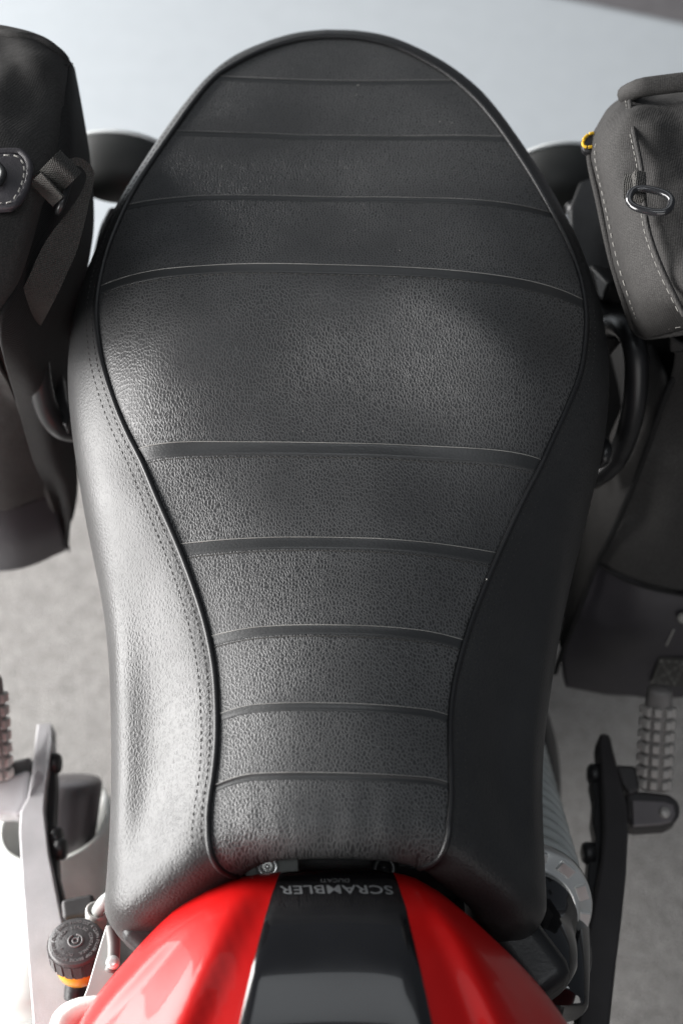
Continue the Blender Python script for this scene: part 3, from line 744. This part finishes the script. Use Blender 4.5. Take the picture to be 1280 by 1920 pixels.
plate('dark_gap_plate', [U(a_, b_, z=.63) for a_, b_ in ((1085, 590), (1165, 610), (1186, 680), (1182, 760), (1160, 830), (1110, 880), (1080, 860))], .012, M['black'], bike, bev=.003)  # plate added so the gap inside the rail loop reads dark
box('pannier_mount', U(1120, 500, z=.70), (.035, .11, .016), M['black'], bike, rot=(-.5, .3, .1), bev=.003)
box('pannier_mount', U(165, 560, z=.69), (.030, .10, .014), M['black'], bike, rot=(-.5, -.3, .1), bev=.003)

# ================================================================== SADDLEBAGS
def soft_box(name, corners, mat, parent, n=30, rnd=.22, bulge=.03, wr=.004, seed=1.0, **k):
    """corners: dict (ix,iy,iz) -> Vector; rounded, bulged and creased box"""
    V = []; Fc = []; idx = {}
    def put(a, b, c):
        key = (round(a, 5), round(b, 5), round(c, 5))
        if key in idx: return idx[key]
        p = Vector(key); h = Vector((1, 1, 1)) * (1 - rnd)
        q = Vector([max(-h[i], min(h[i], p[i])) for i in range(3)]); dd = p - q
        if dd.length > 1e-9: q = q + dd.normalized() * rnd
        else: q = p
        u, v, w_ = [(c_ + 1) / 2 for c_ in q]
        P = Vector((0, 0, 0))
        for i in (0, 1):
            for j in (0, 1):
                for l in (0, 1): P += corners[(i, j, l)] * ((u if i else 1 - u) * (v if j else 1 - v) * (w_ if l else 1 - w_))
        cen = sum(corners.values(), Vector()) / 8; nrm = (P - cen).normalized()
        P += nrm * (bulge * (1 - q[0] ** 2 * .8) * (1 - q[1] ** 2 * .8) * (1 - q[2] ** 2 * .5))
        P += nrm * (wr * (nz(Vector((P.x, P.y, P.z * .6)), 14, seed) + .55 * nz(P, 34, seed + 5)))
        idx[key] = len(V); V.append(P); return idx[key]
    g = [-1 + 2 * i / n for i in range(n + 1)]
    for axx in range(3):
        for sd in (-1, 1):
            for i in range(n):
                for j in range(n):
                    quad = []
                    for a, b in ((g[i], g[j]), (g[i + 1], g[j]), (g[i + 1], g[j + 1]), (g[i], g[j + 1])):
                        c = [0, 0, 0]; c[axx] = sd; c[(axx + 1) % 3] = a; c[(axx + 2) % 3] = b; quad.append(put(*c))
                    Fc.append(tuple(quad) if sd > 0 else tuple(quad[::-1]))
    return pyd(name, V, Fc, mat, parent, **k)
def surf(name, rws, mat, parent, nu=8, nv=8, wr=0.0, seed=0.0, solid=.003, flip=False, **k):
    """rws: rows of (px, py, z); smooth sheet through them"""
    A = [cr([U(*p[:2], z=p[2]) for p in r_], nu) for r_ in rws]
    T = [cr([A[i][j] for i in range(len(A))], nv) for j in range(len(A[0]))]
    out = []
    for col__ in T:
        out.append([p + Vector((0, 0, 1)) * (wr * (nz(Vector((p.x, p.y * .7, p.z)), 20, seed) + .45 * (1 - 3 * abs(nz(Vector((p.x, p.y * .55, p.z * .6)), 26, seed + 7))) + .35 * nz(p, 60, seed + 3))) for p in col__])
    return grid(name, out, mat, parent, solid=solid, flip=flip, **k)
def seam(name, pts, r, mat, parent, **k):
    return tube(name, cr([U(a_, b_, z=z_) for a_, b_, z_ in pts], 8), r, mat, parent, n=8, **k)
def dashes(name, pts, mat, parent, ln=.0035, gap=.0022, r=.0004):
    L_ = cr([U(a_, b_, z=z_) for a_, b_, z_ in pts], 12); bm = bmesh.new(); acc = 0; nx = 0
    for p, q in zip(L_, L_[1:]):
        d = (q - p).length
        while d > 1e-7 and acc + d >= nx:
            c = p + (q - p) * ((nx - acc) / d); dr_ = (q - p).normalized(); nn = (CO - c).normalized(); nn = (nn - dr_ * nn.dot(dr_)).normalized()
            stitch(bm, c, dr_, ln, r, nn); nx += ln + gap
        acc += d
    return from_bm(name, bm, mat, parent, kind='stuff', smooth=False)
def strap(name, pts, w_, mat, parent, side=None, th=.0016, **k):
    """flat webbing along picture points, facing the viewer"""
    L_ = cr([U(a_, b_, z=z_) for a_, b_, z_ in pts], 10); rws = []
    for i, p in enumerate(L_):
        t = (L_[min(i + 1, len(L_) - 1)] - L_[max(i - 1, 0)]).normalized(); n_ = (CO - p).normalized(); s = t.cross(n_).normalized()
        if side is not None: s = (s + side * .6).normalized()
        wv = w_(i / (len(L_) - 1)) if callable(w_) else w_
        rws.append([p + s * (wv * u) for u in (-.5, -.48, -.25, 0, .25, .48, .5)])
    return grid(name, rws, mat, parent, solid=th, flip=False, **k)
def d_ring(name, c, X_, Y_, w_, h_, r, mat, parent):
    pts = []
    for k in range(40):
        t = 2 * math.pi * k / 40; x = math.cos(t); y = math.sin(t)
        fx = math.copysign(abs(x) ** .75, x) * w_ / 2; fy = math.copysign(abs(y) ** .75, y) * h_ / 2
        pts.append(c + X_ * fx + Y_ * fy)
    return tube(name, pts, r, mat, parent, n=12, closed=True)

# ---- bag on the left of the picture ----
lb = thing('saddlebag', 'dark canvas saddlebag with a stitched vinyl patch and a slanting webbing strap', 'bag', (-.33, .66, .45))
tri, tfi, bfi = U(118, 112, z=.862), U(18, 575, z=.845), U(128, 1032, z=.47)
ow = Vector((-.24, -.01, 0))
bri = Vector((bfi.x, bfi.y + .27, .47))
tfi = tfi + Vector((0, .02, 0)); bfi = bfi + Vector((0, .02, 0))
C_ = {(1, 1, 1): tri, (1, 0, 1): tfi, (1, 0, 0): bfi, (1, 1, 0): bri}
for k_ in ((1, 1, 1), (1, 0, 1), (1, 0, 0), (1, 1, 0)): C_[(0,) + k_[1:]] = C_[k_] + ow
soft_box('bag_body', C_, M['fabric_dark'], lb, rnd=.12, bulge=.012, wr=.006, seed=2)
surf('bag_top', (((-120, 50, .83), (-40, 58, .862), (40, 66, .868), (95, 88, .864), (122, 118, .850)),
                 ((-120, 160, .87), (-40, 165, .885), (40, 168, .884), (90, 172, .878), (114, 185, .866)),
                 ((-120, 270, .875), (-40, 285, .890), (30, 290, .888), (78, 296, .880), (98, 300, .868)),
                 ((-130, 400, .875), (-60, 410, .888), (0, 410, .886), (45, 408, .878), (66, 402, .864)),
                 ((-150, 520, .865), (-90, 530, .880), (-30, 532, .876), (10, 528, .868), (30, 522, .855)),
                 ((-170, 610, .84), (-110, 620, .850), (-60, 618, .850), (-25, 612, .845), (-8, 600, .838))),
     M['fabric'], lb, wr=.006, seed=4, solid=.004, flip=True)
tube('hem', cr([U(a_, b_, z=z_) for a_, b_, z_ in ((-60, 52, .868), (20, 66, .874), (70, 74, .872), (105, 96, .868), (126, 122, .856))], 8), .0035, M['fabric'], lb, n=10)
seam('seam_welt', ((122, 122, .856), (114, 185, .872), (98, 290, .874), (66, 395, .870), (28, 522, .860)), .0012, M['fabric'], lb)
dashes('stitching', ((117, 128, .862), (106, 190, .876), (88, 296, .879), (56, 398, .874), (18, 520, .862)), M['thread_light'], lb, r=.00022)
seam('loose_thread', ((118, 118, .862), (126, 122, .866), (133, 120, .866), (137, 119, .864)), .0004, M['black'], lb)
# lower front face
surf('front_panel', (((-160, 620, .80), (-60, 640, .80), (-8, 655, .80)),
                     ((-120, 740, .72), (-20, 745, .71), (34, 750, .70)),
                     ((-90, 850, .64), (0, 858, .63), (66, 860, .61)),
                     ((-70, 945, .57), (20, 945, .56), (96, 920, .545))),
     M['fabric'], lb, wr=.012, seed=7, solid=.004, flip=True)
surf('base_panel', (((-70, 950, .565), (20, 945, .555), (94, 921, .545)), ((-50, 1010, .52), (30, 1012, .515), (112, 985, .51)), ((-40, 1060, .475), (30, 1062, .472), (122, 1026, .475))),
     M['vinyl'], lb, wr=.002, seed=3, solid=.004, flip=True)
seam('seam_welt', ((-8, 640, .80), (28, 735, .715), (62, 845, .62), (92, 930, .55), (122, 1018, .482)), .0024, M['fabric'], lb)
seam('seam_welt', ((-70, 956, .566), (20, 948, .558), (88, 925, .548)), .0013, M['fabric'], lb)
dashes('stitching', ((-70, 963, .566), (20, 955, .558), (86, 931, .550)), M['thread'], lb, r=.0004)
# vinyl patch with pale stitching
pc = [(-70, 290), (20, 284), (42, 290), (54, 312), (50, 345), (36, 374), (20, 386), (-10, 388), (-70, 388)]
plate('patch', [U(a_, b_, z=.8985) for a_, b_ in pc], .006, M['vinyl'], lb, bev=.0015)
seam('patch_edge', tuple((a_ + 2, b_, .8975) for a_, b_ in pc), .0022, M['vinyl'], lb)
dashes('patch_stitching', ((-60, 292, .9000), (14, 291, .9000), (36, 296, .9000), (46, 315, .9000), (42, 343, .9000), (30, 368, .9000), (14, 380, .9000), (-60, 382, .9000)), M['thread_light'], lb, r=.0005)
seam('patch_print', ((-6, 306, .901), (6, 322, .901), (2, 340, .901), (-6, 346, .901)), .0022, M['black'], lb)
# webbing loop, ring and slanting strap
strap('webbing_loop', ((74, 362, .880), (90, 346, .890), (108, 328, .900), (124, 312, .904), (134, 302, .896)), .0175, M['webbing'], lb, label='webbing loop sewn to the corner')
strap('webbing_loop', ((78, 366, .888), (88, 356, .895), (98, 347, .900)), .0185, M['webbing'], lb, label='webbing tab')
cR = U(120, 368, z=.885)
d_ring('d_ring', cR, Vector((.45, .25, .85)).normalized(), Vector((-.1, -1, .1)).normalized(), .012, .021, .0021, M['frame_black'], lb)
strap('shoulder_strap', ((130, 308, .888), (146, 303, .886), (162, 312, .882), (170, 332, .878), (160, 368, .874), (142, 410, .870), (122, 450, .864), (102, 490, .858), (84, 530, .850), (66, 566, .835), (50, 600, .80), (46, 625, .74)), lambda t: .005 + .0145 * sst(.30, .62, t), M['webbing'], lb)
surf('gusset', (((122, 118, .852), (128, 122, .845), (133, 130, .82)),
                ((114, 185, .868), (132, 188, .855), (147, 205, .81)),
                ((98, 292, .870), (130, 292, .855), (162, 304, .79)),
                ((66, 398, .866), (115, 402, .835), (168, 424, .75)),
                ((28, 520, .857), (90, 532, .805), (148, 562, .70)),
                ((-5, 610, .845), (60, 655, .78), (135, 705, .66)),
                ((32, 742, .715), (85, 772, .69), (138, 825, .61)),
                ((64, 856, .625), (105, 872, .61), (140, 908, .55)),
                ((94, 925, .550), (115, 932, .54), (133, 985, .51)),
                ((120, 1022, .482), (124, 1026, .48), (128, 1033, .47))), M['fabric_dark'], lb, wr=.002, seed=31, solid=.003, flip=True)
# ---- bag on the right of the picture ----
rb = thing('saddlebag', 'grey canvas saddlebag with a hemmed flap, yellow badge and shiny black ring', 'bag', (.32, .63, .43))
tri, tfi, bfi = U(1165, 205, z=.835), U(1246, 655, z=.80) + Vector((.02, .045, 0)), U(1046, 1262, z=.43) + Vector((.03, .05, .01)); bri = Vector((bfi.x + .01, bfi.y + .28, .43)); ow = Vector((.25, -.01, 0))
C_ = {(0, 1, 1): tri, (0, 0, 1): tfi, (0, 0, 0): bfi, (0, 1, 0): bri}
for k_ in ((1, 1), (0, 1), (0, 0), (1, 0)): C_[(1,) + k_] = C_[(0,) + k_] + ow
soft_box('bag_body', C_, M['fabric_dark'], rb, rnd=.12, bulge=.010, wr=.005, seed=9)
surf('front_panel', (((1262, 620, .80), (1330, 610, .80), (1430, 600, .80)),
                     ((1248, 735, .735), (1320, 735, .75), (1430, 730, .75)),
                     ((1196, 880, .665), (1290, 885, .675), (1420, 890, .67)),
                     ((1146, 1000, .60), (1250, 1020, .61), (1400, 1020, .60)),
                     ((1118, 1056, .565), (1210, 1100, .56), (1380, 1125, .55))),
     M['fabric'], rb, wr=.014, seed=12, solid=.004)
surf('base_panel', (((1118, 1058, .563), (1210, 1103, .558), (1380, 1128, .548)),
                    ((1082, 1150, .52), (1190, 1180, .525), (1360, 1190, .515)),
                    ((1052, 1225, .475), (1170, 1245, .475), (1340, 1245, .47)),
                    ((1060, 1288, .435), (1160, 1306, .43), (1330, 1310, .43))),
     M['vinyl'], rb, wr=.006, seed=15, solid=.004)
surf('gusset', (((1215, 650, .72), (1236, 690, .745), (1252, 735, .737)),
                ((1150, 800, .64), (1180, 830, .67), (1198, 880, .667)),
                ((1110, 905, .58), (1130, 950, .60), (1148, 1000, .602)),
                ((1078, 1040, .52), (1092, 1060, .545), (1112, 1075, .553)),
                ((1045, 1200, .46), (1048, 1215, .475), (1054, 1225, .476))),
     M['fabric'], rb, wr=.006, seed=19, solid=.003)
seam('seam_welt', ((1290, 660, .765), (1250, 735, .740), (1198, 878, .670), (1147, 1000, .606), (1116, 1060, .567), (1080, 1155, .522), (1052, 1225, .478), (1040, 1262, .445)), .0022, M['fabric_dark'], rb)
seam('seam_welt', ((1118, 1056, .568), (1160, 1082, .566), (1210, 1101, .563), (1290, 1118, .558)), .0012, M['fabric_dark'], rb)
plate('back_plate', [U(a_, b_, z=.72) for a_, b_ in ((1086, 338), (1125, 325), (1150, 420), (1182, 600), (1150, 640), (1105, 570), (1068, 460), (1068, 385))], .02, M['black'], rb, bev=.003)
# flap folded over the top
surf('flap', (((1175, 178, .815), (1215, 165, .840), (1280, 158, .852), (1440, 150, .852)),
              ((1118, 245, .838), (1165, 225, .872), (1280, 215, .884), (1440, 210, .884)),
              ((1103, 290, .838), (1150, 290, .874), (1270, 285, .888), (1440, 280, .888)),
              ((1122, 380, .838), (1165, 380, .872), (1280, 378, .888), (1440, 375, .888)),
              ((1144, 480, .834), (1182, 482, .868), (1290, 480, .884), (1440, 478, .884)),
              ((1168, 560, .822), (1205, 568, .852), (1300, 566, .870), (1440, 560, .870)),
              ((1190, 618, .792), (1222, 630, .808), (1300, 618, .820), (1440, 604, .820))),
     M['fabric'], rb, wr=.009, seed=23, solid=.004)
seam('hem', ((1150, 205, .845), (1118, 248, .842), (1104, 290, .841), (1122, 380, .841), (1144, 480, .837), (1168, 560, .825), (1186, 612, .797), (1206, 630, .800), (1240, 628, .810), (1320, 616, .822)), .0022, M['fabric'], rb)
dashes('stitching', ((1160, 222, .862), (1126, 250, .856), (1114, 292, .856), (1132, 380, .854), (1154, 480, .850), (1178, 560, .838), (1196, 606, .812), (1210, 619, .812), (1240, 618, .822), (1320, 606, .832)), M['thread_light'], rb, r=.00035, gap=.003)
seam('seam_welt', ((1180, 190, .872), (1186, 240, .884), (1202, 320, .890), (1212, 420, .890), (1238, 500, .885), (1282, 592, .868)), .0016, M['fabric'], rb)
dashes('stitching', ((1172, 190, .870), (1178, 240, .882), (1194, 320, .888), (1204, 420, .888), (1230, 500, .884), (1274, 592, .868)), M['thread_light'], rb, r=.00022)
tube('roll_edge', cr([U(a_, b_, z=z_) for a_, b_, z_ in ((1172, 178, .862), (1196, 166, .876), (1230, 160, .880), (1330, 148, .885))], 8), .006, M['fabric'], rb, n=12)
# webbing tab and D ring
strap('webbing_loop', ((1186, 372, .896), (1186, 348, .900), (1188, 326, .898)), .011, M['webbing'], rb)
cR = U(1218, 376, z=.905)
d_ring('d_ring', cR, Vector((1, -.45, .15)).normalized(), Vector((.35, 1, 0)).normalized(), .024, .0165, .0022, simple('shiny_black_ring', (.02, .02, .022), rough=.15, coat=.8), rb)
box('webbing_loop', U(1196, 350, z=.898), (.008, .020, .008), M['webbing'], rb, rot=(0, .2, -.1), bev=.002)
# rubber badge with yellow mark at the corner of the flap
bd = [(1088, 262), (1096, 250), (1112, 246), (1124, 256), (1122, 280), (1104, 284), (1092, 280)]
plate('badge', [U(a_, b_, z=.846) for a_, b_ in bd], .006, M['black'], rb, bev=.002)
for pts in (((1112, 249), (1104, 251)), ((1101, 253), (1095, 259), (1093, 264)), ((1092, 267), (1093, 273), (1099, 276)), ((1102, 276), (1109, 275))):
    seam('badge_mark', tuple((a_, b_, .8475) for a_, b_ in pts), .0010, M['yellow'], rb)
# webbing patches with cross stitching low on the bag
def wpatch(poly, z0, z1):
    ys_ = [b_ for a_, b_ in poly]; lo, hi = min(ys_), max(ys_)
    return [U(a_, b_, z=z0 + (z1 - z0) * (b_ - lo) / (hi - lo)) for a_, b_ in poly]
plate('webbing_patch', wpatch([(1236, 1232), (1300, 1236), (1300, 1290), (1218, 1284)], .486, .452), .003, M['webbing'], rb, down=Vector((0, .6, -.8)), bev=.001)
for pts in (((1238, 1240, .4865), (1222, 1278, .462)), ((1222, 1279, .462), (1262, 1282, .462)), ((1240, 1240, .4865), (1300, 1242, .487)), ((1238, 1240, .487), (1264, 1282, .463)), ((1222, 1279, .464), (1284, 1242, .488)), ((1264, 1282, .463), (1284, 1242, .487))):
    dashes('stitching', pts, M['thread_light'], rb, r=.00025)
plate('webbing_patch', wpatch([(1262, 1162), (1310, 1160), (1310, 1216), (1247, 1212)], .530, .496), .006, M['black'], rb, down=Vector((0, .6, -.8)), bev=.001)
seam('patch_edge', ((1262, 1180, .525), (1248, 1210, .505)), .0008, M['thread_light'], rb)
lathe('snap', U(1278, 1158, z=.54), Vector((0, -.6, .8)), [(0, .004), (.003, .004), (.004, .002)], M['thread_light'], rb, n=16)

# ---- white board added where the lit floor burns out, lower left --------------------------------------
wbp = [U(a_, b_, z=.05) for a_, b_ in ((-400, 1600), (26, 1596), (120, 1640), (135, 2300), (-400, 2300))]
wb = plate('floor_glare_board', wbp, .045, M['floor_glare_white'], None, bev=.004)
wb['label'] = 'white board added for the burnt-out floor light below the silver footpeg hanger'; wb['category'] = 'board'
